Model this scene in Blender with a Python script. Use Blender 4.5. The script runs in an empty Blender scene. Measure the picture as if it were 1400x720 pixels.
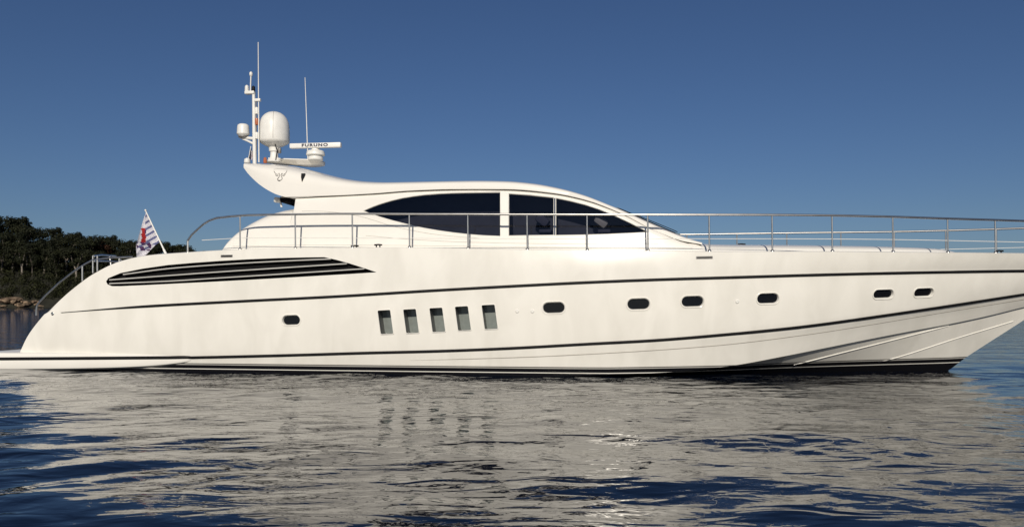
import bpy, bmesh, math, random
import numpy as np
from mathutils import Vector, Matrix
from mathutils.bvhtree import BVHTree
rnd = random.Random(7)
R = math.radians
scene = bpy.context.scene
COL = scene.collection

# ------------------------------------------------------------------ camera
PW, PH = 1400.0, 720.0           # frame of the photograph
FP, CX, HOR = 1100.0, 700.0, 412.0
CAMH, DIST, YAW = 2.0, 25.0, R(7.0)
cam = bpy.data.cameras.new('camera')
cam.sensor_width = 36.0
cam.lens = 36.0 * FP / PW
cam.shift_y = (HOR - PH / 2) / PW
cam.clip_start, cam.clip_end = 0.1, 60000
camo = bpy.data.objects.new('camera', cam)
camo.location = (0, -DIST, CAMH)
camo.rotation_euler = (R(90), 0, 0)
COL.objects.link(camo)
scene.camera = camo

# ------------------------------------------------------------------ light
SUN_EL = R(27)
SUN_DIR = Vector((0.05, math.cos(SUN_EL), -math.sin(SUN_EL))).normalized()   # way the light travels
world = bpy.data.worlds.new('World')
scene.world = world
world.use_nodes = True
wn = world.node_tree
sky = wn.nodes.new('ShaderNodeTexSky')
sky.sky_type = 'NISHITA'
sky.sun_disc = False
sky.sun_elevation = SUN_EL
sky.sun_rotation = math.atan2(-SUN_DIR.x, -SUN_DIR.y)
sky.altitude = 0
sky.air_density = 1.0
sky.dust_density = 0.2
sky.ozone_density = 4.0
bg = wn.nodes['Background']
bg.inputs['Strength'].default_value = 0.05
tint = wn.nodes.new('ShaderNodeMix'); tint.data_type = 'RGBA'; tint.blend_type = 'MULTIPLY'
tint.inputs[0].default_value = 1.0; tint.inputs[7].default_value = (0.61, 0.70, 0.89, 1)    # deep polarised blue
wn.links.new(sky.outputs['Color'], tint.inputs[6])
wn.links.new(tint.outputs[2], bg.inputs['Color'])
sun = bpy.data.lights.new('sun', 'SUN')
sun.energy = 3.7
sun.angle = R(0.5)
sun.color = (1.0, 0.915, 0.785)
suno = bpy.data.objects.new('sun', sun)
suno.rotation_euler = SUN_DIR.to_track_quat('-Z', 'Y').to_euler()
suno.location = (-5, -60, 40)
COL.objects.link(suno)
scene.view_settings.view_transform = 'Standard'
scene.view_settings.look = 'None'
scene.view_settings.exposure = 0.0
scene.view_settings.gamma = 1.0
scene.render.engine = 'CYCLES'
scene.cycles.use_denoising = True
scene.cycles.max_bounces = 8
scene.cycles.glossy_bounces = 4
scene.cycles.transparent_max_bounces = 12
scene.cycles.sample_clamp_indirect = 6
scene.cycles.caustics_refractive = False

# ------------------------------------------------------------------ materials
def mat(name, col, rough=0.5, metal=0.0, spec=0.5, coat=0.0, var=0.0, vscale=3.0, bump=0.0, bscale=20.0, col2=None):
    m = bpy.data.materials.new(name); m.use_nodes = True
    nt = m.node_tree; b = nt.nodes['Principled BSDF']
    b.inputs['Base Color'].default_value = (*col, 1)
    b.inputs['Roughness'].default_value = rough
    b.inputs['Metallic'].default_value = metal
    b.inputs['Specular IOR Level'].default_value = spec
    b.inputs['Coat Weight'].default_value = coat
    tc = nt.nodes.new('ShaderNodeTexCoord')
    if var > 0 or col2:
        n = nt.nodes.new('ShaderNodeTexNoise'); n.inputs['Scale'].default_value = vscale; n.inputs['Detail'].default_value = 5
        nt.links.new(tc.outputs['Object'], n.inputs['Vector'])
        r = nt.nodes.new('ShaderNodeValToRGB')
        c2 = col2 if col2 else tuple(c * (1 - var) for c in col)
        r.color_ramp.elements[0].position = 0.35; r.color_ramp.elements[0].color = (*c2, 1)
        r.color_ramp.elements[1].position = 0.65; r.color_ramp.elements[1].color = (*col, 1)
        nt.links.new(n.outputs['Fac'], r.inputs['Fac']); nt.links.new(r.outputs['Color'], b.inputs['Base Color'])
    if bump > 0:
        n2 = nt.nodes.new('ShaderNodeTexNoise'); n2.inputs['Scale'].default_value = bscale; n2.inputs['Detail'].default_value = 6
        nt.links.new(tc.outputs['Object'], n2.inputs['Vector'])
        bp = nt.nodes.new('ShaderNodeBump'); bp.inputs['Strength'].default_value = bump
        nt.links.new(n2.outputs['Fac'], bp.inputs['Height']); nt.links.new(bp.outputs['Normal'], b.inputs['Normal'])
    return m

def hull_material():
    m = mat('hull_gelcoat', (0.80, 0.775, 0.72), 0.2, 0, 0.28, 0.0)
    nt = m.node_tree; b = nt.nodes['Principled BSDF']; L = nt.links.new
    tc = nt.nodes.new('ShaderNodeTexCoord'); sp = nt.nodes.new('ShaderNodeSeparateXYZ'); L(tc.outputs['Object'], sp.inputs[0])
    # tone mottling painted in for the rippling light thrown up by the water
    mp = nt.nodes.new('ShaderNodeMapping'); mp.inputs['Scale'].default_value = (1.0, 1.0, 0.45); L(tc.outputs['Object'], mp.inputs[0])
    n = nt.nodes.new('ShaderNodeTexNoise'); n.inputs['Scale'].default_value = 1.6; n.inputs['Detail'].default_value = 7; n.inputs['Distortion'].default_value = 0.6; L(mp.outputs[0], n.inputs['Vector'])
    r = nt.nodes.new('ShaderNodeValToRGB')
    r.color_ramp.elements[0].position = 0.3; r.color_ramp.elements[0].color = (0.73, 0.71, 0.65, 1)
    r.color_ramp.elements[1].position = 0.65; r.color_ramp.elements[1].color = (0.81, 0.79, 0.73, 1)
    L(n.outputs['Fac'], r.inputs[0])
    # boot top: antifouling black below a line that climbs towards the bow, a white pinstripe in it
    mx = nt.nodes.new('ShaderNodeMath'); mx.operation = 'MAXIMUM'; mx.inputs[1].default_value = 3.0; L(sp.outputs['X'], mx.inputs[0])
    ml = nt.nodes.new('ShaderNodeMath'); ml.operation = 'MULTIPLY_ADD'; ml.inputs[1].default_value = -0.015; ml.inputs[2].default_value = 0.045
    L(mx.outputs[0], ml.inputs[0])
    zz = nt.nodes.new('ShaderNodeMath'); zz.operation = 'ADD'; L(sp.outputs['Z'], zz.inputs[0]); L(ml.outputs[0], zz.inputs[1])
    mr = nt.nodes.new('ShaderNodeMapRange'); mr.inputs['From Min'].default_value = -0.2; mr.inputs['From Max'].default_value = 0.6; L(zz.outputs[0], mr.inputs['Value'])
    cr = nt.nodes.new('ShaderNodeValToRGB'); cr.color_ramp.interpolation = 'CONSTANT'
    def pos(z): return (z + 0.2) / 0.8
    e = cr.color_ramp.elements
    e[0].position = 0; e[0].color = (0, 0, 0, 1); e[1].position = pos(0.075); e[1].color = (0.9,) * 3 + (1,)
    for z_, c_ in ((0.10, 0.0), (0.20, 0.55), (0.228, 0.04), (0.25, 1.0)):
        q = e.new(pos(z_)); q.color = (c_, c_, c_, 1)
    L(mr.outputs[0], cr.inputs[0])
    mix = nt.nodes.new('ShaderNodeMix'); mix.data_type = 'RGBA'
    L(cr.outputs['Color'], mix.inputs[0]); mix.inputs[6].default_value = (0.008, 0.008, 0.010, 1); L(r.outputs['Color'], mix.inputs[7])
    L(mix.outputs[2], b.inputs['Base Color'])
    n2 = nt.nodes.new('ShaderNodeTexNoise'); n2.inputs['Scale'].default_value = 1.1; n2.inputs['Detail'].default_value = 1; L(tc.outputs['Object'], n2.inputs['Vector'])
    bp = nt.nodes.new('ShaderNodeBump'); bp.inputs['Strength'].default_value = 0.5; bp.inputs['Distance'].default_value = 0.02      # fairing waves
    L(n2.outputs['Fac'], bp.inputs['Height']); L(bp.outputs['Normal'], b.inputs['Normal'])
    return m

def glass_material(name, tint, spec_col=(0.9, 0.95, 1.0)):
    m = bpy.data.materials.new(name); m.use_nodes = True
    nt = m.node_tree; nt.nodes.remove(nt.nodes['Principled BSDF']); L = nt.links.new
    out = nt.nodes['Material Output']
    tr = nt.nodes.new('ShaderNodeBsdfTransparent'); tr.inputs[0].default_value = (*tint, 1)
    gl = nt.nodes.new('ShaderNodeBsdfGlossy'); gl.inputs['Color'].default_value = (*spec_col, 1); gl.inputs['Roughness'].default_value = 0.01
    fr = nt.nodes.new('ShaderNodeFresnel'); fr.inputs[0].default_value = 1.5
    mx = nt.nodes.new('ShaderNodeMixShader')
    L(fr.outputs[0], mx.inputs[0]); L(tr.outputs[0], mx.inputs[1]); L(gl.outputs[0], mx.inputs[2]); L(mx.outputs[0], out.inputs[0])
    return m

def leaf_material(name, c1, c2):
    m = mat(name, c1, 0.75, 0, 0.2, col2=c2, vscale=0.35)
    return m

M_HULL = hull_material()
M_WHITE = mat('white_gelcoat', (0.82, 0.798, 0.745), 0.2, 0, 0.2, 0.0, var=0.04, vscale=0.9)
M_ROOF = mat('hardtop_gelcoat', (0.83, 0.805, 0.75), 0.15, 0, 0.35, var=0.03, vscale=0.8)
M_PLAST = mat('radome_white', (0.80, 0.79, 0.75), 0.4, var=0.05, vscale=6)
M_BLACK = mat('black_rubber', (0.006, 0.006, 0.007), 0.6, spec=0.25, var=0.3, vscale=4)
M_STEEL = mat('stainless_steel', (0.56, 0.55, 0.53), 0.34, 1.0, var=0.15, vscale=5)
M_SEAM = mat('seam_sealant', (0.40, 0.375, 0.33), 0.7, var=0.2)
M_DARK = mat('vent_backing_notch_shade', (0.008, 0.008, 0.009), 0.8, spec=0.1, var=0.3, vscale=3)
M_SLAT = mat('painted_slat', (0.55, 0.54, 0.51), 0.4, 0.0, var=0.1)
M_INT = mat('cabin_lining', (0.085, 0.09, 0.115), 0.6, var=0.3, vscale=2)
M_SEAT = mat('pale_leather', (0.55, 0.52, 0.47), 0.5, var=0.1)
M_DECK = mat('deck_nonskid', (0.62, 0.59, 0.52), 0.6, var=0.06, vscale=5)
M_PORTGLASS = mat('porthole_glass', (0.006, 0.006, 0.007), 0.04, 0, 0.5)
M_BLIND = mat('blind_behind_glass', (0.20, 0.225, 0.215), 0.08, 0, 0.6, var=0.12, vscale=9)
M_RECESS = mat('recess_lining', (0.16, 0.16, 0.15), 0.4, var=0.15)
M_GLASS = glass_material('tinted_glass', (0.42, 0.43, 0.48))
M_WIND = mat('windscreen_glass', (0.01, 0.012, 0.018), 0.03)
M_EMBLEM = mat('emblem_grey', (0.22, 0.21, 0.20), 0.4, var=0.3, vscale=12)
M_NAVY = mat('navy_print', (0.012, 0.015, 0.05), 0.5, var=0.2)
M_ORANGE = mat('orange_lens', (0.45, 0.13, 0.05), 0.3, var=0.2)
M_BARK = mat('pine_bark', (0.10, 0.085, 0.07), 0.9, col2=(0.055, 0.045, 0.038), vscale=1.2, bump=0.5)
M_PALEBARK = mat('pale_bark', (0.26, 0.225, 0.19), 0.9, col2=(0.15, 0.13, 0.11), vscale=1.2, bump=0.5)
M_LEAF = [leaf_material('pine_needles', (0.019, 0.023, 0.009), (0.008, 0.010, 0.005)),
          leaf_material('dry_needles', (0.060, 0.026, 0.014), (0.022, 0.015, 0.009)),
          leaf_material('olive_needles', (0.024, 0.027, 0.010), (0.010, 0.012, 0.006))]
M_SCRUB = leaf_material('scrub_leaves', (0.026, 0.029, 0.009), (0.010, 0.012, 0.005))
M_SOIL = mat('wooded_soil', (0.022, 0.022, 0.013), 0.95, col2=(0.011, 0.011, 0.007), vscale=0.3, bump=0.4, bscale=2)
M_ROCK = mat('shore_rock', (0.30, 0.22, 0.15), 0.95, spec=0.1, col2=(0.05, 0.036, 0.026), vscale=1.3, bump=1.0, bscale=2)

# ------------------------------------------------------------------ pixel measuring, in the yacht's own axes
RZ = Matrix.Rotation(-YAW, 4, 'Z')
RINV = RZ.inverted()
EYE = RINV @ Vector(camo.location)
def ray(px, py):
    d = Vector(((px - CX) / FP, 1.0, (HOR - py) / FP))
    return (RINV.to_3x3() @ d)
def at_y(px, py, y):
    d = ray(px, py); t = (y - EYE.y) / d.y
    return EYE + d * t
def unproj(px, py, b):
    d = ray(px, py); lo = (-4.6 - EYE.y) / d.y; hi = (0.0 - EYE.y) / d.y
    for _ in range(50):
        t = (lo + hi) / 2; p = EYE + d * t
        if p.y + b(p.x) < 0: lo = t
        else: hi = t
    return EYE + d * ((lo + hi) / 2)

def pchip(xs, ys):
    xs = np.array(xs, float); ys = np.array(ys, float)
    o = np.argsort(xs); xs = xs[o]; ys = ys[o]
    keep = np.concatenate([[True], np.diff(xs) > 1e-6]); xs = xs[keep]; ys = ys[keep]
    h = np.diff(xs); dl = np.diff(ys) / h; n = len(xs); m = np.zeros(n)
    m[0] = dl[0]; m[-1] = dl[-1]
    for i in range(1, n - 1):
        if dl[i - 1] * dl[i] > 0:
            w1 = 2 * h[i] + h[i - 1]; w2 = h[i] + 2 * h[i - 1]
            m[i] = (w1 + w2) / (w1 / dl[i - 1] + w2 / dl[i])
    def f(x):
        if x <= xs[0]: return float(ys[0] + m[0] * (x - xs[0]))
        if x >= xs[-1]: return float(ys[-1] + m[-1] * (x - xs[-1]))
        i = int(np.searchsorted(xs, x) - 1); i = max(0, min(n - 2, i))
        t = (x - xs[i]) / h[i]
        return float((2*t**3-3*t**2+1)*ys[i] + (t**3-2*t**2+t)*h[i]*m[i] + (-2*t**3+3*t**2)*ys[i+1] + (t**3-t**2)*h[i]*m[i+1])
    return f
def clampf(f, a, b): return lambda x: f(min(max(x, a), b))

# ------------------------------------------------------------------ object helpers
def tag(o, label=None, cat=None, group=None, kind=None):
    if label: o['label'] = label
    if cat: o['category'] = cat
    if group: o['group'] = group
    if kind: o['kind'] = kind
    return o
def empty(name, loc=(0, 0, 0), rz=0.0):
    o = bpy.data.objects.new(name, None); o.location = loc; o.rotation_euler = (0, 0, rz); o.empty_display_size = 0.3
    COL.objects.link(o); return o
def smooth(bm, ang=30):
    bm.normal_update()
    for f in bm.faces: f.smooth = True
    a = R(ang)
    for e in bm.edges:
        if len(e.link_faces) == 2:
            e.smooth = e.calc_face_angle(0) < a
        else: e.smooth = True
def obj(name, bm, m, parent=None, ang=30, loc=None):
    smooth(bm, ang)
    me = bpy.data.meshes.new(name); bm.to_mesh(me); bm.free()
    o = bpy.data.objects.new(name, me)
    for mm in (m if isinstance(m, list) else [m]): me.materials.append(mm)
    COL.objects.link(o)
    if parent: o.parent = parent
    if loc is not None: o.location = loc
    return o
def grid(bm, rows, closed=False, mi=0, flip=False):
    """rows: list of equal-length lists of points -> quads"""
    vs = [[bm.verts.new(p) for p in r] for r in rows]
    n = len(rows[0]); fs = []
    for i in range(len(rows) - 1):
        for j in range(n if closed else n - 1):
            k = (j + 1) % n
            q = [vs[i][j], vs[i][k], vs[i + 1][k], vs[i + 1][j]]
            if flip: q.reverse()
            try: f = bm.faces.new(q); f.material_index = mi; fs.append(f)
            except ValueError: pass
    return vs
def cap(bm, loop, flip=False):
    l = list(loop)
    if flip: l.reverse()
    try: return bm.faces.new(l)
    except ValueError: return None
def tube(bm, pts, r, seg=8, rend=None, caps=True):
    pts = [Vector(p) for p in pts]; n = len(pts); rows = []; up = None
    for i, p in enumerate(pts):
        t = (pts[min(i + 1, n - 1)] - pts[max(i - 1, 0)]).normalized()
        if up is None:
            up = Vector((0, 0, 1)) if abs(t.z) < 0.9 else Vector((1, 0, 0))
        a = t.cross(up).normalized(); up = a.cross(t).normalized()
        rr = r if rend is None else r + (rend - r) * i / max(1, n - 1)
        rows.append([p + a * (rr * math.cos(2 * math.pi * k / seg)) + up * (rr * math.sin(2 * math.pi * k / seg)) for k in range(seg)])
    vs = grid(bm, rows, closed=True)
    if caps: cap(bm, vs[0]); cap(bm, vs[-1], True)
    return bm
def box(bm, c, s, bev=0.0, rot=None):
    r = bmesh.ops.create_cube(bm, size=1.0); vs = r['verts']
    M = Matrix.Translation(Vector(c)) @ (rot.to_4x4() if rot else Matrix.Identity(4)) @ Matrix.Diagonal((*s, 1))
    bmesh.ops.transform(bm, matrix=M, verts=vs)
    if bev > 0:
        es = list({e for v in vs for e in v.link_edges})
        bmesh.ops.bevel(bm, geom=es, offset=bev, segments=2, affect='EDGES', profile=0.6)
    return bm
def lathe(bm, prof, c=(0, 0, 0), seg=28, axis=None):
    rows = []
    for r, z in prof:
        rows.append([Vector((max(r, 1e-4) * math.cos(2 * math.pi * k / seg), max(r, 1e-4) * math.sin(2 * math.pi * k / seg), z)) for k in range(seg)])
    M = Matrix.Translation(Vector(c))
    if axis is not None: M = M @ Vector((0, 0, 1)).rotation_difference(Vector(axis)).to_matrix().to_4x4()
    rows = [[M @ p for p in r] for r in rows]
    vs = grid(bm, rows, closed=True)
    cap(bm, vs[0], True); cap(bm, vs[-1])
    return bm
def clean(bm, d=1e-4):
    bmesh.ops.remove_doubles(bm, verts=bm.verts, dist=d)
    bmesh.ops.dissolve_degenerate(bm, edges=bm.edges, dist=1e-5)
    bmesh.ops.recalc_face_normals(bm, faces=bm.faces)
def apply_cut(o, cutter_bm, mats):
    me = bpy.data.meshes.new('cut'); bmesh.ops.recalc_face_normals(cutter_bm, faces=cutter_bm.faces)
    cutter_bm.to_mesh(me); cutter_bm.free()
    for m in mats: me.materials.append(m)
    c = bpy.data.objects.new('cut', me); COL.objects.link(c); c.matrix_world = Matrix.Identity(4)
    par = o.parent; o.parent = None
    md = o.modifiers.new('cut', 'BOOLEAN'); md.operation = 'DIFFERENCE'; md.object = c; md.solver = 'EXACT'
    try: md.material_mode = 'TRANSFER'
    except Exception: pass
    dg = bpy.context.evaluated_depsgraph_get(); dg.update()
    nm = bpy.data.meshes.new_from_object(o.evaluated_get(dg))
    o.modifiers.clear(); old = o.data; o.data = nm; nm.name = o.name
    bpy.data.objects.remove(c); bpy.data.meshes.remove(me)
    if old.users == 0: bpy.data.meshes.remove(old)
    bm = bmesh.new(); bm.from_mesh(nm); smooth(bm, 28); bm.to_mesh(nm); bm.free()
    o.parent = par

# ------------------------------------------------------------------ sea
def wave_field(X, Y):
    g = np.random.default_rng(11); H = np.zeros_like(X)
    n = 90
    for i in range(n):
        lam = 0.28 * (14.0) ** (i / (n - 1.0))           # 0.28 .. 3.9 m
        th = g.normal(math.pi / 2 + 0.25, 0.62)
        k = 2 * math.pi / lam
        slope = 0.0058 * (0.8 + 0.6 * g.random()) * (0.9 if lam < 0.9 else 1.35)
        ph = g.random() * 2 * math.pi
        H += slope / k * np.sin(k * (math.cos(th) * X + math.sin(th) * Y) + ph)
    # calm slicks and ruffled patches
    P = 0.5 + 0.5 * np.sin(0.31 * X + 1.3 * np.sin(0.22 * Y) + 0.4) * np.sin(0.47 * Y + 0.9 * np.sin(0.17 * X + 1.0))
    return H * (0.65 + 0.6 * P)
def axis_fine(a, b, step, lo, hi, g):
    v = list(np.arange(a, b + 1e-6, step)); s = step; x = v[-1]
    while x < hi: s *= g; x += s; v.append(x)
    s = step; x = v[0]; left = []
    while x > lo: s *= g; x -= s; left.append(x)
    return np.array(left[::-1] + v)
xs = axis_fine(-17, 18, 0.075, -30000, 30000, 1.16)
ys = axis_fine(-19.0, -1.5, 0.042, -3000, 40000, 1.12)
XX, YY = np.meshgrid(xs, ys)
dxg = np.gradient(xs)[None, :]; dyg = np.gradient(ys)[:, None]
fade = np.clip(1.4 - np.maximum(dxg, dyg) / 0.2, 0, 1)
ZZ = wave_field(XX, YY) * fade
nx, ny = len(xs), len(ys)
co = np.stack([XX, YY, ZZ], -1).reshape(-1, 3).astype(np.float32)
idx = np.arange(nx * ny).reshape(ny, nx)
quads = np.stack([idx[:-1, :-1], idx[:-1, 1:], idx[1:, 1:], idx[1:, :-1]], -1).reshape(-1, 4)
sea_me = bpy.data.meshes.new('sea')
sea_me.vertices.add(len(co)); sea_me.vertices.foreach_set('co', co.ravel())
sea_me.loops.add(quads.size); sea_me.loops.foreach_set('vertex_index', quads.ravel().astype(np.int32))
sea_me.polygons.add(len(quads)); sea_me.polygons.foreach_set('loop_start', np.arange(0, quads.size, 4, dtype=np.int32))
sea_me.polygons.foreach_set('use_smooth', np.ones(len(quads), bool))
sea_me.update(calc_edges=True)
def sea_material():
    m = bpy.data.materials.new('sea_water'); m.use_nodes = True
    nt = m.node_tree; b = nt.nodes['Principled BSDF']; L = nt.links.new
    b.inputs['Base Color'].default_value = (0.002, 0.004, 0.010, 1)
    b.inputs['Roughness'].default_value = 0.03; b.inputs['IOR'].default_value = 1.40
    tc = nt.nodes.new('ShaderNodeTexCoord')
    def noise(scale, sx, sy, det, dist, rot=0.0):
        mp = nt.nodes.new('ShaderNodeMapping'); mp.inputs['Scale'].default_value = (sx, sy, 1); mp.inputs['Rotation'].default_value = (0, 0, rot)
        L(tc.outputs['Object'], mp.inputs[0])
        n = nt.nodes.new('ShaderNodeTexNoise'); n.noise_dimensions = '2D'; n.inputs['Scale'].default_value = scale; n.inputs['Detail'].default_value = det
        n.inputs['Roughness'].default_value = 0.5; n.inputs['Distortion'].default_value = dist
        L(mp.outputs[0], n.inputs['Vector']); return n
    n1 = noise(3.2, 0.55, 1.0, 3, 0.6, 0.12); n2 = noise(0.9, 0.6, 1.0, 4, 0.4, -0.2)
    a = nt.nodes.new('ShaderNodeMath'); a.operation = 'MULTIPLY_ADD'; a.inputs[1].default_value = 0.006
    bm_ = nt.nodes.new('ShaderNodeMath'); bm_.operation = 'MULTIPLY'; bm_.inputs[1].default_value = 0.020
    L(n2.outputs['Fac'], bm_.inputs[0]); L(n1.outputs['Fac'], a.inputs[0]); L(bm_.outputs[0], a.inputs[2])
    bp = nt.nodes.new('ShaderNodeBump'); bp.inputs['Strength'].default_value = 1.0; bp.inputs['Distance'].default_value = 1.0
    n3 = noise(2.6, 0.42, 1.0, 1.5, 0.7, 0.15); n4 = noise(0.55, 0.6, 1.0, 2, 0.5, -0.1)      # cat's-paws: fine ripples in patches
    pr = nt.nodes.new('ShaderNodeMapRange'); pr.inputs['From Min'].default_value = 0.35; pr.inputs['From Max'].default_value = 0.65; pr.inputs['To Max'].default_value = 0.034; pr.inputs['To Min'].default_value = 0.004
    L(n4.outputs['Fac'], pr.inputs['Value'])
    a3 = nt.nodes.new('ShaderNodeMath'); a3.operation = 'MULTIPLY_ADD'; L(n3.outputs['Fac'], a3.inputs[0]); L(pr.outputs[0], a3.inputs[1]); L(a.outputs[0], a3.inputs[2]); a = a3
    sp = nt.nodes.new('ShaderNodeSeparateXYZ'); L(tc.outputs['Object'], sp.inputs[0])      # the yacht's lee is calm, open water ruffled
    mr = nt.nodes.new('ShaderNodeMapRange'); mr.inputs['From Min'].default_value = -1; mr.inputs['From Max'].default_value = 30
    mr.inputs['To Min'].default_value = 1.0; mr.inputs['To Max'].default_value = 5.0; L(sp.outputs['Y'], mr.inputs['Value'])
    ru = nt.nodes.new('ShaderNodeMath'); ru.operation = 'MULTIPLY'; L(a.outputs[0], ru.inputs[0]); L(mr.outputs[0], ru.inputs[1])
    L(ru.outputs[0], bp.inputs['Height']); L(bp.outputs['Normal'], b.inputs['Normal'])
    return m
sea_me.materials.append(sea_material())
sea = bpy.data.objects.new('sea', sea_me); COL.objects.link(sea); tag(sea, kind='structure')

# ------------------------------------------------------------------ wooded headland
def px_at(px, py, Y):                       # world point at depth Y seen at a photo position
    d = Y + DIST
    return Vector(((px - CX) / FP * d, Y, CAMH + (HOR - py) / FP * d))
SHORE = 250.0
crest = pchip([-330, -230, -176, -150, -130, -112, -98, -86, -74], [22, 21, 18.5, 16, 13.5, 11, 8, 4, -1.5])
def shore_y(x): return SHORE + 2.5 * math.sin(x * 0.11) + 1.6 * math.sin(x * 0.31 + 1) + 0.006 * max(0, x + 120) ** 2
def hill_z(x, y):
    t = (y - shore_y(x)) ; c = crest(x)
    if t < 0: return max(-2.5, t * 0.5)
    r = 1 - math.exp(-t / 17.0)
    return c * r * (1.0 - 0.25 * max(0, t - 60) / 60) + 0.5 * math.sin(x * 0.23 + y * 0.17) * r + 0.35 * math.sin(x * 0.61 - y * 0.4) * r - 0.15
bm = bmesh.new()
rows = []
for i in range(130):
    x = -330 + i * 2.0
    rows.append([(x, SHORE - 6 + 128 * (j / 60) ** 1.3, hill_z(x, SHORE - 6 + 128 * (j / 60) ** 1.3)) for j in range(61)])
grid(bm, rows, flip=True)
tag(obj('headland', bm, M_SOIL, ang=180), kind='structure')

def leaf_clump(bm, c, rad, n, size, flat=1.0):
    for _ in range(n):
        while True:
            v = Vector((rnd.uniform(-1, 1), rnd.uniform(-1, 1), rnd.uniform(-1, 1)))
            if 0.25 < v.length < 1: break
        p = Vector(c) + Vector((v.x * rad, v.y * rad, v.z * rad * flat))
        nrm = (v + Vector((rnd.uniform(-.6, .6), rnd.uniform(-.6, .6), rnd.uniform(-.2, .9)))).normalized()
        a = nrm.orthogonal().normalized(); b = nrm.cross(a)
        an = rnd.uniform(0, 6.3); a, b = a * math.cos(an) + b * math.sin(an), b * math.cos(an) - a * math.sin(an)
        s = size * rnd.uniform(0.6, 1.25)
        q = [bm.verts.new(p + a * s * .5), bm.verts.new(p + b * s * .32), bm.verts.new(p - a * s * .5), bm.verts.new(p - b * s * .32)]
        bm.faces.new(q)
def pine_proto(kind, hgt, spread, crown_from, pale, seed, leafm):
    """tapered forked trunk with limbs, crown of leaf clumps at limb ends; base at origin"""
    global rnd
    rnd = random.Random(seed)
    root = empty(kind)
    tb = bmesh.new(); cb = bmesh.new()
    lean = rnd.uniform(-.12, .12)
    forks = rnd.choice([2, 2, 3])
    base_top = Vector((lean * hgt * .3, 0, hgt * (0.30 if forks > 1 else .4)))
    tube(tb, [(0, 0, -1.2), (lean * hgt * .12, 0, hgt * .14), base_top], 0.42 if pale else 0.30, 7, 0.30 if pale else 0.22)
    ends = []
    for k in range(forks):
        an = k * 2 * math.pi / forks + rnd.uniform(-.5, .5)
        out = spread * rnd.uniform(.30, .5)
        mid = base_top + Vector((math.cos(an) * out * .5, math.sin(an) * out * .5, hgt * .2))
        top = base_top + Vector((math.cos(an) * out, math.sin(an) * out, hgt * rnd.uniform(.42, .56)))
        tube(tb, [base_top - Vector((0, 0, .2)), mid, top], 0.28 if pale else 0.2, 6, 0.09)
        for q in range(4):
            f = rnd.uniform(.45, 1); p0 = mid.lerp(top, f)
            a2 = an + rnd.uniform(-1.5, 1.5); ln = spread * rnd.uniform(.25, .55)
            p1 = p0 + Vector((math.cos(a2) * ln, math.sin(a2) * ln, rnd.uniform(.05, .12) * hgt))
            tube(tb, [p0, p0.lerp(p1, .5) + Vector((0, 0, -.15)), p1], 0.09, 5, 0.03)
            ends.append(p1)
        ends.append(top)
    for _ in range(15 if pale else 26):
        an = rnd.uniform(0, 6.3); rr = spread * math.sqrt(rnd.random()) * .85
        ends.append(Vector((lean * hgt * .5 + math.cos(an) * rr, math.sin(an) * rr, hgt * rnd.uniform(crown_from, .93 - .18 * (rr / spread) ** 2))))
    for e in ends:
        e.z = min(e.z, hgt * .93)
        leaf_clump(cb, e, spread * rnd.uniform(.24, .42), 95, 0.58, 0.7)
    obj('trunk', tb, M_PALEBARK if pale else M_BARK, root)
    obj('crown', cb, leafm, root, ang=0)
    return root, hgt
def copy_tree(o, parent=None):
    c = o.copy(); COL.objects.link(c); c.parent = parent
    for ch in o.children: copy_tree(ch, c)
    return c
protos = [pine_proto('pine_tree', 14, 4.6, .32, False, 21, M_LEAF[0]),
          pine_proto('pine_tree', 15, 4.2, .58, True, 22, M_LEAF[0]),
          pine_proto('pine_tree', 12, 4.8, .22, False, 23, M_LEAF[2]),
          pine_proto('pine_tree', 11, 3.6, .22, False, 24, M_LEAF[1]),
          pine_proto('pine_tree', 13, 5.2, .48, True, 29, M_LEAF[2])]
used = set()
COMMON = 'dark green pine growing in the dense wood on the headland behind the stern'
# photo x, photo y of the crown's top, depth, kind, own label
TREES = [
 (-62, 296, 285, 0, None), (-48, 292, 275, 4, None), (-30, 288, 288, 2, None), (-14, 290, 272, 1, None),
 (4, 290, 279, 1, 'tall pine at the very left edge, its pale forked trunk showing under the crown'),
 (24, 294, 287, 0, 'broad dark pine whose rounded crown is the highest on the hill'),
 (37, 301, 276, 4, None), (16, 311, 268, 1, None), (49, 313, 292, 2, None),
 (60, 324, 268, 1, 'pine with a pale slender forked trunk on the middle of the slope'),
 (72, 309, 288, 0, 'pine with a small round dark crown standing up from the middle of the ridge'),
 (83, 318, 280, 2, None), (91, 321, 274, 4, 'spreading pine on the slope with thin pale bare limbs beneath its crown'),
 (101, 315.5, 289, 0, None), (112, 319, 282, 2, None), (121, 322, 276, 0, None), (130, 325, 290, 2, None),
 (139, 328, 281, 3, 'rusty brown pine with drying needles left of the flag'),
 (147, 319.5, 292, 0, 'pine with a dark domed crown just left of the flag'),
 (156, 324, 284, 2, None), (166, 327, 289, 0, None), (176, 328, 280, 4, None), (186, 328, 291, 2, None),
 (196, 326, 285, 0, None), (206, 325, 290, 2, None), (216, 328, 283, 0, None), (226, 330, 292, 4, None),
 (236, 331, 286, 2, None), (246, 333, 290, 0, None), (257, 337, 284, 2, None), (268, 341, 288, 0, None),
 (44, 330, 265, 0, None), (78, 336, 266, 2, None), (104, 334, 268, 4, None), (128, 340, 266, 2, None),
 (150, 343, 268, 0, None), (30, 333, 264, 4, None), (2, 326, 265, 2, None), (172, 344, 269, 2, None), (200, 343, 270, 0, None), (228, 345, 271, 2, None),
]
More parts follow.
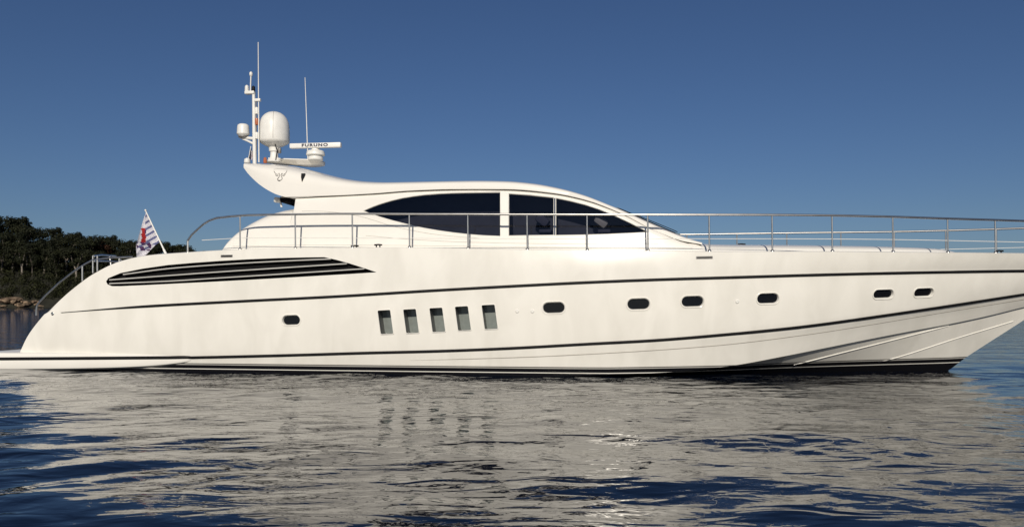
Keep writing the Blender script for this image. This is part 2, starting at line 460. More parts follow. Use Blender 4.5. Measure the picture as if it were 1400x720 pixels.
for i, (px, py, Y, k, lab) in enumerate(TREES):
    top = px_at(px, py, Y); zb = hill_z(top.x, Y)
    proto, h = protos[k]
    if k in used: o = copy_tree(proto)
    else: o = proto; used.add(k)
    s = max(0.4, (top.z - zb) / h)
    w = min(max(s, .75), 1.25)
    o.location = (top.x, Y, zb); o.scale = (w, w, s); o.rotation_euler = (0, 0, 0.4 * math.sin(i * 2.3) if lab else i * 1.9)
    tag(o, lab or COMMON, 'tree', 'pines on the wooded headland')
# scrub on the bank: one mass
rnd = random.Random(3)
bm = bmesh.new()
for _ in range(1900):
    x = rnd.uniform(-235, -84); y = shore_y(x) + 3.0 + 36 * rnd.random() ** 1.4
    leaf_clump(bm, (x, y, hill_z(x, y) + rnd.uniform(.3, 1.6)), rnd.uniform(1.2, 2.6), 40, 0.66, 0.8)
for _ in range(1500):
    x = rnd.uniform(-240, -88); y = shore_y(x) + rnd.uniform(30, 62)
    leaf_clump(bm, (x, y, hill_z(x, y) + rnd.uniform(.3, 6.5)), rnd.uniform(1.6, 2.8), 40, 0.8, 0.85)
tag(obj('scrub', bm, M_SCRUB, ang=0), 'low dark scrub covering the bank between the rocks and the pines', 'scrub', kind='stuff')
# rocks on the waterline
def rock_mesh(seed):
    g = random.Random(seed); b = bmesh.new(); bmesh.ops.create_icosphere(b, subdivisions=3, radius=1)
    off = [Vector((g.uniform(-1, 1), g.uniform(-1, 1), g.uniform(-1, 1))).normalized() for _ in range(9)]
    cut = [g.uniform(.55, .95) for _ in off]
    for v in b.verts:
        for n_, c_ in zip(off, cut):
            d = v.co.dot(n_)
            if d > c_: v.co -= n_ * (d - c_)
        v.co *= 1 + .05 * math.sin(v.co.x * 9 + seed) * math.sin(v.co.z * 11)
    return b
rock_protos = [obj('shore_rock', rock_mesh(s), M_ROCK, ang=20) for s in (1, 2, 5, 8)]
ROCKS = [(-6, 2.2), (2, 1.4), (9, 2.6), (16, 3.0), (23, 2.4), (29, 1.7), (34, 2.3), (41, 1.5), (46, 1.3), (-14, 1.6), (-22, 2.0), (12, 1.2), (20, 1.3), (38, 1.1), (26, 1.2), (5, 1.1), (31, 1.3), (44, 0.9), (14, 1.9), (36, 1.8), (21, 2.1), (50, 0.8), (-3, 1.3)]
for i, (px, s) in enumerate(ROCKS):
    s *= .72
    o = rock_protos[i] if i < 4 else rock_protos[i % 4].copy()
    if i >= 4: COL.objects.link(o)
    Y = 251; X = (px - CX) / FP * (Y + DIST)
    Y = shore_y(X) + rnd.uniform(0.2, 2.2)
    o.location = (X, Y, hill_z(X, Y) + s * .35); o.scale = (s * rnd.uniform(.8, 2.1), s, s * rnd.uniform(.4, .85)); o.rotation_euler = (0, 0, rnd.uniform(0, 6))
    tag(o, 'tan weathered boulder on the waterline below the wooded bank', 'rock', 'boulders along the shore')

# ------------------------------------------------------------------ YACHT
yacht = empty('yacht', (0, 0, 0), -YAW)
tag(yacht, 'long cream white motor yacht moored with its bow to the right', 'yacht')
XST = -14.55
X0 = 2.0
def breadth(bmax, xe, p, k=0.10):
    def b(x):
        if x <= X0: return bmax * (1 - k * ((X0 - x) / (X0 - XST)) ** 2)
        s = min(1.0, (x - X0) / (xe - X0)); return max(0.0, bmax * (1 - s ** p))
    return b
# ends on the raked stem (photo x, y)
END = {'S': (1535, 346), 'K': (1502, 370), 'C2': (1469, 391), 'L3': (1459, 399), 'C4': (1437, 412)}
XE = {k: at_y(*v, 0.0).x for k, v in END.items()}
bS = breadth(3.32, XE['S'], 2.3)
bK = breadth(3.42, XE['K'], 2.05)
b2 = breadth(3.38, XE['C2'], 1.85)
b3 = breadth(3.33, XE['L3'], 1.72)
b4 = breadth(3.22, XE['C4'], 1.55)
def curve(pts, b, end):
    P = [unproj(px, py, b) for px, py in pts] + [at_y(*end, 0.0)]
    return pchip([p.x for p in P], [p.z for p in P])
PX_S = [(30, 481), (40, 460), (55, 439), (75, 417), (100, 394.5), (130, 373), (165, 357), (200, 349.5), (250, 345.5), (320, 341.5), (400, 339.5), (520, 338.5), (640, 340), (720, 341.5), (880, 343), (1000, 344), (1150, 344), (1250, 345), (1400, 346.5)]
PX_K = [(28, 432), (83, 427), (200, 418.5), (330, 411.5), (460, 405), (600, 396.5), (700, 391), (800, 386), (900, 382), (1000, 379), (1100, 376), (1200, 373.5), (1300, 371.5), (1400, 370)]
PX_2 = [(20, 491), (275, 488), (400, 485), (500, 482), (600, 479.5), (700, 475.5), (800, 470), (900, 464.5), (980, 458), (1100, 446), (1190, 433.7), (1280, 420.5), (1400, 402)]
PX_3 = [(20, 497), (275, 495), (500, 492.5), (700, 488.5), (820, 483), (980, 472), (1100, 457.6), (1190, 443.7), (1280, 428.5), (1400, 409)]
PX_4 = [(20, 511), (400, 514), (700, 514.5), (850, 511.5), (940, 506.5), (1004, 499), (1070, 487), (1130, 475), (1190, 463), (1250, 451.5), (1310, 440.3), (1355, 430.5), (1400, 419.5)]
zS = curve(PX_S, bS, END['S']); zK = curve(PX_K, bK, END['K']); z2 = curve(PX_2, b2, END['C2'])
z3 = curve(PX_3, b3, END['L3']); z4 = curve(PX_4, b4, END['C4'])
c4e = at_y(*END['C4'], 0.0)
stem = [at_y(1288, 511, 0), at_y(1321, 488, 0), at_y(1400, 437, 0), c4e]
zKEEL = pchip([XST, 4, 9, 11.3] + [p.x for p in stem], [-1.0, -1.05, -.85, -.55] + [p.z for p in stem])
NU = 220
us = [(lambda t: .55 * t + .45 * (t * t * (3 - 2 * t)))(i / NU) for i in range(NU + 1)]
def blend_rows(u):
    def X(e): return XST + u * (XE[e] - XST)
    pk = Vector((X('C4'), 0, zKEEL(X('C4'))))
    P = [pk]
    p4 = Vector((X('C4'), -b4(X('C4')), max(z4(X('C4')), pk.z)))
    p3 = Vector((X('L3'), -b3(X('L3')), z3(X('L3'))))
    p2 = Vector((X('C2'), -b2(X('C2')), z2(X('C2'))))
    pK = Vector((X('K'), -bK(X('K')), zK(X('K'))))
    pS = Vector((X('S'), -bS(X('S')), zS(X('S'))))
    # the stern quarter is cut away by the curved sheer
    lim = lambda x: zS(x)
    pK.z = min(pK.z, lim(pK.x) - .012); p2.z = min(p2.z, lim(p2.x) - .024); p3.z = min(p3.z, lim(p3.x) - .036); p4.z = min(p4.z, lim(p4.x) - .05)
    def seg(a, b, n, bulge=0.0):
        out = []
        for i in range(1, n + 1):
            t = i / n; q = a.lerp(b, t); q.y -= bulge * math.sin(math.pi * t) * (b - a).length * (1 if abs(b.y) > .05 else 0)
            out.append(q)
        return out
    p4i = p4 + Vector((0, min(.09, abs(p4.y) * .3), -.006))
    P += seg(pk, p4i, 5, .0) + [p4] + seg(p4, p3, 2, 0.0) + seg(p3, p2, 2) + seg(p2, pK, 8, .022) + seg(pK, pS, 5, .02)
    w = max(0.0, min(.14, abs(pS.y) * .4))
    P += [pS + Vector((0, w * .35, .018)), pS + Vector((0, w, .018))]
    P += [pS + Vector((0, w + .02, -.05 if pS.z > 1 else 0.0))]
    for f in (.35, .65, 1.0):
        y0 = pS.y + w + .02
        P.append(Vector((pS.x, y0 * (1 - f), pS.z + (-.05 if pS.z > 1 else 0) + .06 * f)))
    return P
rows = [blend_rows(u) for u in us]
bm = bmesh.new()
v1 = grid(bm, rows)
v2 = grid(bm, [[Vector((p.x, -p.y, p.z)) for p in r] for r in rows], flip=True)
bmesh.ops.remove_doubles(bm, verts=bm.verts, dist=2e-4)
bmesh.ops.dissolve_degenerate(bm, edges=bm.edges, dist=1e-5)
bmesh.ops.holes_fill(bm, edges=[e for e in bm.edges if e.is_boundary], sides=0)
bmesh.ops.recalc_face_normals(bm, faces=bm.faces)
HULL_TREE = BVHTree.FromBMesh(bm)
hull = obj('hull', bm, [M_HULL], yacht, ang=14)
def on(tree, px, py, off=0.0):
    d = ray(px, py).normalized(); h = tree.ray_cast(EYE, d)
    if h[0] is None: return None
    n = h[1] if h[1].dot(d) < 0 else -h[1]
    return h[0] + n * off, n
def onh(px, py, off=0.0): return on(HULL_TREE, px, py, off)
def dens(pts, step=14):
    out = []
    f = pchip([p[0] for p in pts], [p[1] for p in pts]) if pts[0][0] < pts[-1][0] else None
    n = max(2, int((pts[-1][0] - pts[0][0]) / step))
    for i in range(n + 1):
        x = pts[0][0] + (pts[-1][0] - pts[0][0]) * i / n; out.append((x, f(x)))
    return out
def moulding(name, pts, h, proud, m, parent, taper=(1, 1), tree=None, step=14):
    """rounded strip lying on a surface along a measured line: h metres tall, proud metres thick"""
    b = bmesh.new(); P = []
    for px, py in dens(pts, step):
        r = on(tree or HULL_TREE, px, py)
        if r: P.append(r)
    n = len(P); rws = []
    for i, (p, nr) in enumerate(P):
        t = (P[min(i + 1, n - 1)][0] - P[max(i - 1, 0)][0]).normalized()
        up = nr.cross(t).normalized()
        if up.z < 0: up = -up
        f = i / (n - 1); k = min(1, f * 12 if taper[0] < 1 else 1, (1 - f) * 12 if taper[1] < 1 else 1); k = max(k, .15)
        hh = h * k / 2
        rws.append([p - nr * .01 - up * hh, p + nr * proud * .6 - up * hh, p + nr * proud - up * hh * .55, p + nr * proud + up * hh * .55, p + nr * proud * .6 + up * hh, p - nr * .01 + up * hh])
    vs = grid(b, rws, closed=True); cap(b, vs[0]); cap(b, vs[-1], True)
    clean(b); return obj(name, b, m, parent, ang=50)

# --- cutters in the hull: portholes, rectangular windows, engine-room louvre
cut = bmesh.new()
def frame_at(px, py, slope=0.0):
    p, n = onh(px, py); q = onh(px + 10, py)[0]; e1 = (q - p).normalized(); e1 = (e1 - n * e1.dot(n)).normalized()
    e2 = n.cross(e1).normalized()
    if e2.z < 0: e2 = -e2
    if slope: e1, e2 = e1 * math.cos(slope) + e2 * math.sin(slope), e2 * math.cos(slope) - e1 * math.sin(slope)
    return p, n, e1, e2
def stadium(w, h, n=9):
    r = h / 2; pts = []
    for s in (1, -1):
        for i in range(n + 1):
            a = -math.pi / 2 + math.pi * i / n
            pts.append((s * (w / 2 - r + r * math.cos(a)), s * r * math.sin(a)))
    return pts
def rrect(w, h, r=.03, n=3):
    pts = []
    for cx, cy, a0 in ((w/2-r, -h/2+r, -90), (w/2-r, h/2-r, 0), (-w/2+r, h/2-r, 90), (-w/2+r, -h/2+r, 180)):
        for i in range(n + 1):
            a = R(a0 + 90 * i / n); pts.append((cx + r * math.cos(a), cy + r * math.sin(a)))
    return pts
def prism(b, outline, p, n, e1, e2, o0, o1, mi=0, inner=None):
    a = [b.verts.new(p + e1 * x + e2 * y + n * o0) for x, y in outline]
    c = [b.verts.new(p + e1 * x + e2 * y + n * o1) for x, y in (inner or outline)]
    k = len(a)
    fs = [b.faces.new(a), b.faces.new(c[::-1])] + [b.faces.new([a[(i + 1) % k], a[i], c[i], c[(i + 1) % k]]) for i in range(k)]
    for f in fs: f.material_index = mi
PORTS = [(398, 437.5, .50, .25), (757, 420.5, .57, .27), (873, 415.5, .57, .27), (947, 412, .56, .26), (1050, 408, .56, .25), (1208, 402, .56, .22), (1263, 400, .56, .22)]
RECTS = [(527, 440), (562, 438.7), (598, 437), (633, 435), (669.5, 433)]
pf = [frame_at(px, py, R(2)) for px, py, w, h in PORTS]
rf = []
for px, py in RECTS:
    p, n, e1, e2 = frame_at(px, py, R(3)); rf.append((p, n, e1, (e2 - e1 * .08).normalized()))
for (px, py, w, h), (p, n, e1, e2) in zip(PORTS, pf): prism(cut, stadium(w + .09, h + .09), p, n, e1, e2, .15, -.085, 0, stadium(w - .02, h - .02))
for p, n, e1, e2 in rf: prism(cut, rrect(.36, .66), p, n, e1, e2, .2, -.45, 1)
VENT = [(147, 388.5), (145, 384.5), (148, 380), (165, 373), (195, 367), (230, 362), (265, 359), (300, 356.5), (340, 354.2), (380, 352.6), (415, 351.7), (443, 351.3), (460, 355), (478, 360), (497, 366), (515, 372),
        (480, 374.3), (440, 376.6), (400, 379), (350, 381.8), (300, 384.5), (250, 387), (200, 389.5), (165, 391), (153, 391)]
VP = [onh(*q) for q in VENT]
def vent_prism(b, o0, o1, mi):
    vn = Vector((0, -1, 0))
    a = [b.verts.new(p + vn * o0) for p, n in VP]; c = [b.verts.new(p + vn * o1) for p, n in VP]; k = len(a)
    fs = [b.faces.new(a), b.faces.new(c[::-1])] + [b.faces.new([a[(i + 1) % k], a[i], c[i], c[(i + 1) % k]]) for i in range(k)]
    bmesh.ops.triangulate(b, faces=fs[:2])
    for f in b.faces:
        if f.index == -1: f.material_index = mi
    return a, c
cb_ = bmesh.new(); vent_prism(cb_, .3, -.16, 0)
for f in cb_.faces: f.material_index = 2
tmp = bpy.data.meshes.new('t'); cb_.to_mesh(tmp); cb_.free(); cut.from_mesh(tmp); bpy.data.meshes.remove(tmp)
apply_cut(hull, cut, [M_HULL, M_RECESS, M_DARK])

for i, ((px, py, w, h), (p, n, e1, e2)) in enumerate(zip(PORTS, pf)):
    b = bmesh.new(); prism(b, stadium(w - .005, h - .005), p, n, e1, e2, -.066, -.082)
    g = obj('porthole', b, M_PORTGLASS, yacht)
    b = bmesh.new(); rws = []
    for x, y in stadium(w + .04, h + .04, 12):
        o = Vector((x, y)).normalized(); c = p + e1 * x + e2 * y; ou = e1 * o.x + e2 * o.y
        rws.append([c + n * -.012 - ou * .004, c + n * .012 - ou * .002, c + n * .016 + ou * .012, c + n * .010 + ou * .026, c - n * .012 + ou * .026])
    rws.append(rws[0]); grid(b, rws, closed=True); clean(b)
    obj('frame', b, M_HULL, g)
for p, n, e1, e2 in rf:
    b = bmesh.new(); prism(b, rrect(.37, .67), p, n, e1, e2, -.415, -.44)
    g = obj('hull_window', b, M_BLIND, yacht)
    b = bmesh.new(); rws = []
    for x, y in rrect(.36, .66):
        o = Vector((x / .36, y / .66)).normalized(); c = p + e1 * x + e2 * y; ou = e1 * o.x + e2 * o.y
        rws.append([c + n * -.01 - ou * .006, c + n * .008 - ou * .004, c + n * .010 + ou * .008, c + n * .004 + ou * .02, c - n * .01 + ou * .02])
    rws.append(rws[0]); grid(b, rws, closed=True); clean(b); obj('frame', b, M_WHITE, g)
# louvre
b = bmesh.new()
va = [bm_ for bm_ in VP]
vn = Vector((0, -1, 0))
vs = [b.verts.new(p + vn * -.15) for p, n in VP]; f = b.faces.new(vs); bmesh.ops.triangulate(b, faces=[f])
r_ = bmesh.ops.extrude_face_region(b, geom=list(b.faces)); bmesh.ops.translate(b, verts=[e for e in r_['geom'] if isinstance(e, bmesh.types.BMVert)], vec=(0, .006, 0)); clean(b)
louvre = obj('engine_vent', b, M_DARK, yacht)
for pts in ([(168, 375), (230, 367), (300, 361.5), (380, 357), (452, 353.8)], [(149, 382.5), (230, 376.5), (300, 371.5), (380, 366.3), (474, 360.2)], [(149, 387.5), (230, 384.2), (300, 379.8), (380, 374.8), (498, 367.2)]):
    b = bmesh.new(); rws = []
    for px, py in dens(pts, 10):
        d = ray(px, py); p = onh_p = None
        h_ = HULL_TREE.ray_cast(EYE, d.normalized()); p = h_[0] + Vector((0, .03, 0))
        rws.append([p + Vector((0, -.02, .017)), p + Vector((0, -.03, .0)), p + Vector((0, -.02, -.017)), p + Vector((0, .10, -.010)), p + Vector((0, .10, .012))])
    vs = grid(b, rws, closed=True); cap(b, vs[0]); cap(b, vs[-1], True); clean(b); obj('slat', b, M_SLAT, louvre, ang=40)
# --- lines on the hull
moulding('rub_rail', [(84, 427), (200, 418.5), (330, 411.5), (460, 405), (600, 396.5), (700, 391), (800, 386), (900, 382), (1000, 379), (1100, 376), (1200, 373.5), (1300, 371.5), (1400, 370), (1490, 369.6)], .072, .035, M_BLACK, hull, (0, 1))
moulding('chine_strip', [(258, 488.4), (277, 488), (400, 485), (500, 482), (600, 479.5), (700, 475.5), (800, 470), (900, 464.5), (980, 458), (1100, 446), (1190, 433.7), (1280, 420.5), (1400, 402), (1455, 393.5)], .072, .03, M_BLACK, hull, (1, 1))
moulding('spray_rail', [(560, 492.3), (700, 488.5), (820, 483), (980, 472), (1100, 457.6), (1190, 443.7), (1280, 428.5), (1400, 409), (1440, 402.5)], .022, .006, M_SEAM, hull, (0, 1))
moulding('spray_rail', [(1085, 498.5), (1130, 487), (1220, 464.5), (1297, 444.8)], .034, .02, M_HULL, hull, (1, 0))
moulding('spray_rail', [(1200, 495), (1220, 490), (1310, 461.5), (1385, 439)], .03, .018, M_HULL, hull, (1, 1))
for px, py in ((707, 425), (728, 425), (1008, 412), (72, 428.5)):
    p, n = onh(px, py); b = bmesh.new(); lathe(b, [(.05, -.01), (.05, .012), (.035, .022), (.02, .022), (.018, .01)], p, 16, n)
    obj('through_hull_fitting', b, M_STEEL if px == 72 else M_PLAST, hull)
for px, py, w in ((310, 350, .36), (963, 352, .44)):
    p, n, e1, e2 = frame_at(px, py, R(1)); b = bmesh.new(); prism(b, rrect(w, .075, .02), p, n, e1, e2, .008, -.02)
    fl = obj('deck_drain', b, M_EMBLEM, hull)
    b = bmesh.new(); prism(b, rrect(w * .9, .03, .012), p, n, e1, e2, .012, 0); obj('slot', b, M_BLACK, fl)

# --- swim platform
PB = lambda x: bS(max(x, XST)) + .16 if x < -9 else bS(x) + .16
x_front = unproj(276, 490, bS).x; x_back = -15.25
def plat_z(pts): 
    P = [unproj(px, py, lambda x: 3.1) for px, py in pts]; return pchip([p.x for p in P], [p.z for p in P])
pz_top = plat_z([(-60, 480.5), (0, 480.8), (150, 482), (276, 485)]); pz_bot = plat_z([(-60, 506), (0, 506), (130, 504.5), (200, 502), (240, 498.5), (265, 494.5), (276, 490)])
rows = []
for i in range(41):
    x = x_back + (x_front - x_back) * (1 - (1 - i / 40) ** 1.3); t = (x - x_back)
    bb = 3.24 - .25 * max(0, 1 - t / .25) ** 2 - .12 * max(0, (x - (x_front - .5)) / .5) ** 2
    a, c = pz_top(x), pz_bot(x); r_ = min(.05, (a - c) * .3)
    pr = [(-bb + .10, c), (-bb + .02, c + r_), (-bb, c + r_ * 2), (-bb, a - r_ * 1.5), (-bb + .02, a - r_ * .5), (-bb + .09, a)]
    rows.append([Vector((x, y, z)) for y, z in pr] + [Vector((x, -y, z)) for y, z in pr[::-1]])
b = bmesh.new(); vs = grid(b, rows, closed=True); cap(b, vs[0]); cap(b, vs[-1], True); clean(b)
PLAT_TREE = BVHTree.FromBMesh(b)
plat = obj('swim_platform', b, M_WHITE, yacht, ang=35)
moulding('rub_rail', [(0, 490), (120, 489.2), (274, 488)], .085, .035, M_BLACK, plat, tree=PLAT_TREE)

# --- superstructure: lower body and forward coachroof in one shell
def bC(x):                      # half breadth of the deckhouse at deck level
    v = bS(x) - .50
    if x > 6: v -= .035 * (x - 6) ** 1.5
    return max(.25, v)
def topcurve(pts, yf):
    P = [unproj(px, py, yf) for px, py in pts]; return pchip([p.x for p in P], [p.z for p in P]), P
LEAN = .16
bTop = lambda x: bC(x) - .26
xof = lambda px, py: unproj(px, py, bTop).x
zLowA, PA = topcurve([(309, 338), (311, 332), (316, 323), (325, 312), (335, 303.5), (345, 297), (357, 290.5), (370, 285.5), (385, 281.8), (403, 279.5)], bTop)
zPar, PP = topcurve([(333, 228), (338, 235), (345, 243), (352, 250), (360, 256), (370, 262), (380, 266.5), (390, 269), (400, 270), (460, 267), (515, 264), (560, 260.5), (620, 258.5), (690, 258.5), (757, 264), (800, 273), (850, 292), (886, 311), (905, 319), (930, 328.5), (960, 333)], bTop)
bSil = lambda x: bTop(x) * .72
zTrunk, PT = topcurve([(880, 309), (905, 320), (930, 327.5), (950, 330.5), (975, 332.5), (1000, 333), (1080, 333.6), (1160, 334.8), (1230, 336.8), (1275, 339), (1295, 342), (1308, 346)], bSil)
x_aft = PA[0].x; x_notch = PA[-1].x; x_mid = xof(905, 319); x_fwd = PT[-1].x
def zlow(x):
    if x <= x_notch: return zLowA(x)
    if x < x_mid: return zPar(x) + .03
    return min(zPar(x) + .03 * max(0, 1 - (x - x_mid)), zTrunk(x)) if x < xof(940, 330) else zTrunk(x)
st = list(np.linspace(x_aft, x_notch, 22)) + list(np.linspace(x_notch + .02, x_mid, 46)) + list(np.linspace(x_mid + .1, x_fwd, 44))
def p_of(x):
    if x < x_notch: return 6.0
    if x < x_mid - 1: return 26.0
    t = min(1, (x - x_mid + 1) / 2.0); return 26 * (1 - t) + 3.4 * t
rows = []
for x in st:
    zb = zS(x) - .06; zt = max(zlow(x), zb + .004); b0 = bC(x); p = p_of(x)
    r = []
    for k in range(19):
        th = math.pi / 2 * k / 18; sz = math.sin(th) ** (2 / p); cy = max(0, math.cos(th)) ** (2 / p)
        z = zb + (zt - zb) * sz
        r.append(Vector((x, -(b0 - LEAN * max(0, z - zb)) * cy, z)))
    r[-1].y = 0
    rows.append(r + [Vector((q.x, -q.y, q.z)) for q in r[-2::-1]])
b = bmesh.new(); vs = grid(b, rows, closed=False)
for i in range(len(vs) - 1): b.faces.new([vs[i][0], vs[i + 1][0], vs[i + 1][-1], vs[i][-1]])
cap(b, vs[0]); cap(b, vs[-1], True)
clean(b, 1e-4)
CAB_TREE = BVHTree.FromBMesh(b)
house = obj('superstructure', b, [M_WHITE, M_INT], yacht, ang=28)
def onc(px, py, off=0): return on(CAB_TREE, px, py, off)
W1 = [(497, 288), (508, 283), (520, 278.5), (535, 274), (550, 270.5), (565, 268), (580, 266), (600, 264.3), (620, 263.3), (650, 262.6), (684, 262.4), (684, 290), (684, 322.6), (660, 321.8), (640, 320.2), (620, 318), (600, 315.2), (580, 311.8), (565, 308.5), (550, 304.8), (535, 301), (520, 296.6), (508, 292.6)]
W2 = [(695.5, 264.6), (725, 266.5), (757, 270), (757, 296), (757, 321.2), (725, 321.6), (695.5, 322), (695.5, 293)]
W3 = [(760, 270.6), (780, 274.4), (800, 279.4), (820, 286), (840, 294.3), (860, 303.5), (886, 317), (860, 318.6), (830, 320), (795, 321), (760, 321.4), (760, 296)]
cut = bmesh.new()
def wprism(b_, pts, y_off0, y_off1):
    P = [onc(*q)[0] for q in pts]
    a = [b_.verts.new(p + Vector((0, -y_off0, 0))) for p in P]; c = [b_.verts.new(Vector((p.x, -y_off1, p.z))) for p in P]; k = len(a)
    f1 = b_.faces.new(a); f2 = b_.faces.new(c[::-1])
    for i in range(k): b_.faces.new([a[(i + 1) % k], a[i], c[i], c[(i + 1) % k]])
    bmesh.ops.triangulate(b_, faces=[f1, f2])
for w in (W1, W2, W3): wprism(cut, w, .3, 1.65)
for f in cut.faces: f.material_index = 1
apply_cut(house, cut, [M_WHITE, M_INT])
for w in (W1, W2, W3):
    P = [onc(*q) for q in w]; b = bmesh.new()
    a = [b.verts.new(p - n * .030) for p, n in P]; f = b.faces.new(a)
    bmesh.ops.triangulate(b, faces=[f]); bmesh.ops.recalc_face_normals(b, faces=b.faces)
    g = obj('side_window', b, M_GLASS, yacht, ang=180)
    b = bmesh.new(); k = len(P); rws = []
    c0 = sum((p for p, n in P), Vector()) / k
    for i in range(k):
        p, n = P[i]; t = (P[(i + 1) % k][0] - P[i - 1][0]).normalized(); ou = t.cross(n).normalized()
        if ou.dot(p - c0) < 0: ou = -ou
        rws.append([p - n * .035 - ou * .012, p - n * .006 - ou * .010, p + n * .010 + ou * .002, p + n * .008 + ou * .020, p - n * .006 + ou * .026])
    rws.append(rws[0]); grid(b, rws, closed=True); clean(b); obj('frame', b, M_WHITE, g, ang=60)
b = bmesh.new(); P = [onc(758.4, y, .004) for y in (271, 290, 305, 321)]; tube(b, [p for p, n in P], .022, 6); obj('window_mullion', b, M_STEEL, yacht)
# mouldings on the deckhouse side
for pts in ([(318, 336.8), (420, 335), (520, 335.2), (700, 337.3), (880, 338.6), (960, 339.5)], [(500, 322), (560, 327), (640, 331), (760, 333), (900, 333)], [(340, 285 + 9), (380, 289), (430, 288.5), (470, 291.5), (497, 297), (540, 310), (600, 321), (660, 326)]):
    moulding('moulding_groove', pts, .010, .002, M_SEAM, house, tree=CAB_TREE)

# --- hardtop with the swept aft wing
bH0 = lambda x: bC(x) - LEAN * max(0, zPar(x) - zS(x)) + .010
def bH(x):
    v = min(bH0(x), 2.62)
    t = max(0, (x_notch - x) / 2.0); return v - .22 * t * t
PXT = [(333.5, 226), (337, 223.2), (345, 222.3), (360, 222), (378, 222.6), (395, 225), (413, 229), (440, 236), (470, 242.8), (500, 246.6), (530, 247.6), (580, 247), (640, 246), (690, 246.5), (730, 250), (770, 258), (800, 267), (830, 279), (860, 291), (890, 304), (920, 317), (945, 327), (960, 332)]
bHs = lambda x: bH(x) * .86
zTop, PTp = topcurve(PXT, bHs)
PPh = [unproj(*q, bH) for q in [(333, 229), (338, 236), (345, 243.5), (352, 250), (360, 256), (370, 262), (380, 266.5), (390, 269), (400, 270.2), (460, 267), (515, 264), (560, 260.5), (620, 258.5), (690, 258.5), (757, 264), (800, 273), (850, 292), (886, 311), (905, 319), (930, 328.5), (960, 334)]]
zBot = pchip([p.x for p in PPh], [p.z for p in PPh])
xa, xb = max(PTp[0].x, PPh[0].x), min(PTp[-1].x, PPh[-1].x)
rows = []
for x in list(np.linspace(xa, xa + .6, 9)) + list(np.linspace(xa + .7, xb, 90)):
    z0 = zBot(x); z1 = max(zTop(x), z0 + .01); bb = bH(x); t = min(1, max(0, (x - x_notch) / 3)); p = 5.2 * (1 - t) + 4.6 * t
    r = [Vector((x, -bb * .9, z0 + .004)), Vector((x, -bb + .003, z0))]
    for k in range(1, 17):
        th = math.pi / 2 * k / 16; sz = math.sin(th) ** (2 / p); cy = max(0, math.cos(th)) ** (2 / p)
        r.append(Vector((x, -bb * cy, z0 + .012 + (z1 - z0 - .012) * sz + .10 * (1 - cy))))
    r[-1].y = 0
    rows.append(r + [Vector((q.x, -q.y, q.z)) for q in r[-2::-1]])
b = bmesh.new(); vs = grid(b, rows, closed=True); cap(b, vs[0]); cap(b, vs[-1], True); clean(b)
TOP_TREE = BVHTree.FromBMesh(b)
top = obj('hardtop', b, M_ROOF, yacht, ang=32)
b = bmesh.new(); P = [unproj(px, py, lambda x: bH(x) + .004) for px, py in dens([(384, 269.6), (460, 267.2), (515, 264.2), (560, 260.7), (620, 258.7), (690, 258.7), (757, 264.2), (800, 273.2), (850, 292.2), (886, 311.2)], 12)]
tube(b, P, .0065, 5); obj('parting_seam', b, M_SEAM, top)
# windscreen on the front slope
rows = []
for x in np.linspace(unproj(842, 284, bHs).x, unproj(930, 322, bHs).x, 14):
    r = []
    for f in np.linspace(-.88, .88, 19):
        h = TOP_TREE.ray_cast(Vector((x, f * bH(x), 12)), Vector((0, 0, -1)))
        r.append(h[0] + Vector((.02, 0, .018 + .02 * (1 - abs(f)))))
    rows.append(r)
b = bmesh.new(); grid(b, rows); bmesh.ops.solidify(b, geom=list(b.faces), thickness=.02); clean(b)
ws = obj('windscreen', b, M_WIND, yacht)
b = bmesh.new(); q0 = rows[12][3]; q1 = rows[4][4]; tube(b, [q0 + Vector((.1, 0, .02)), q0 + Vector((0, 0, .07)), q1 + Vector((0, 0, .06))], .012, 6); obj('wiper', b, M_BLACK, ws)
# wing emblem (animal head in thin strokes) and dark wedge light
def ont(px, py, off=.004): return on(TOP_TREE, px, py, off)
b = bmesh.new()
Z = lambda x, y: (325 + x / 7.37, 215 + y / 7.37)
for st_ in ([(366, 140), (378, 162), (398, 176), (412, 170)], [(496, 138), (484, 162), (462, 176), (446, 168)], [(380, 178), (398, 190), (410, 186)], [(480, 176), (464, 190), (450, 184)],
            [(416, 160), (424, 182), (414, 204), (402, 218)], [(448, 160), (436, 182), (446, 204), (450, 216)], [(400, 216), (406, 234), (420, 240), (440, 228), (450, 214)], [(402, 226), (416, 234), (430, 232)], [(364, 124), (400, 118), (450, 119), (502, 124)]):
    P = []
    for q in st_:
        r = ont(*Z(*q), .002)
        if r: P.append(r[0])
    thin = st_[0][1] < 130
    if len(P) > 1: tube(b, P, .005 if thin else .011, 5)
obj('emblem', b, M_EMBLEM, top)
p, n = ont(414, 243); e1 = Vector((1, 0, 0)); e1 = (e1 - n * e1.dot(n)).normalized(); e2 = e1.cross(n) * -1
if e2.z < 0: e2 = -e2
b = bmesh.new(); prism(b, [(-.06, .13), (.055, .135), (.05, .02), (.0, -.14), (-.045, .0)], p, n, e1, e2, .03, -.02); obj('side_light', b, M_BLACK, top)
# searchlight in the notch under the wing, dark box put in for the shade on its far underside
P0 = at_y(381, 277, -1.9)
b = bmesh.new(); tube(b, [at_y(385, 283, -1.9), at_y(383, 274, -1.9)], .03, 8); lathe(b, [(.05, -.12), (.075, -.1), (.085, .06), (.07, .1)], at_y(379.5, 273.5, -1.9), 16, (-.9, -.3, .1)); obj('searchlight', b, M_PLAST, yacht)
b = bmesh.new(); q = at_y(400, 275.6, -1.5); box(b, q, (.34, 1.2, .2), .08); obj('notch_shade_box', b, M_DARK, yacht)

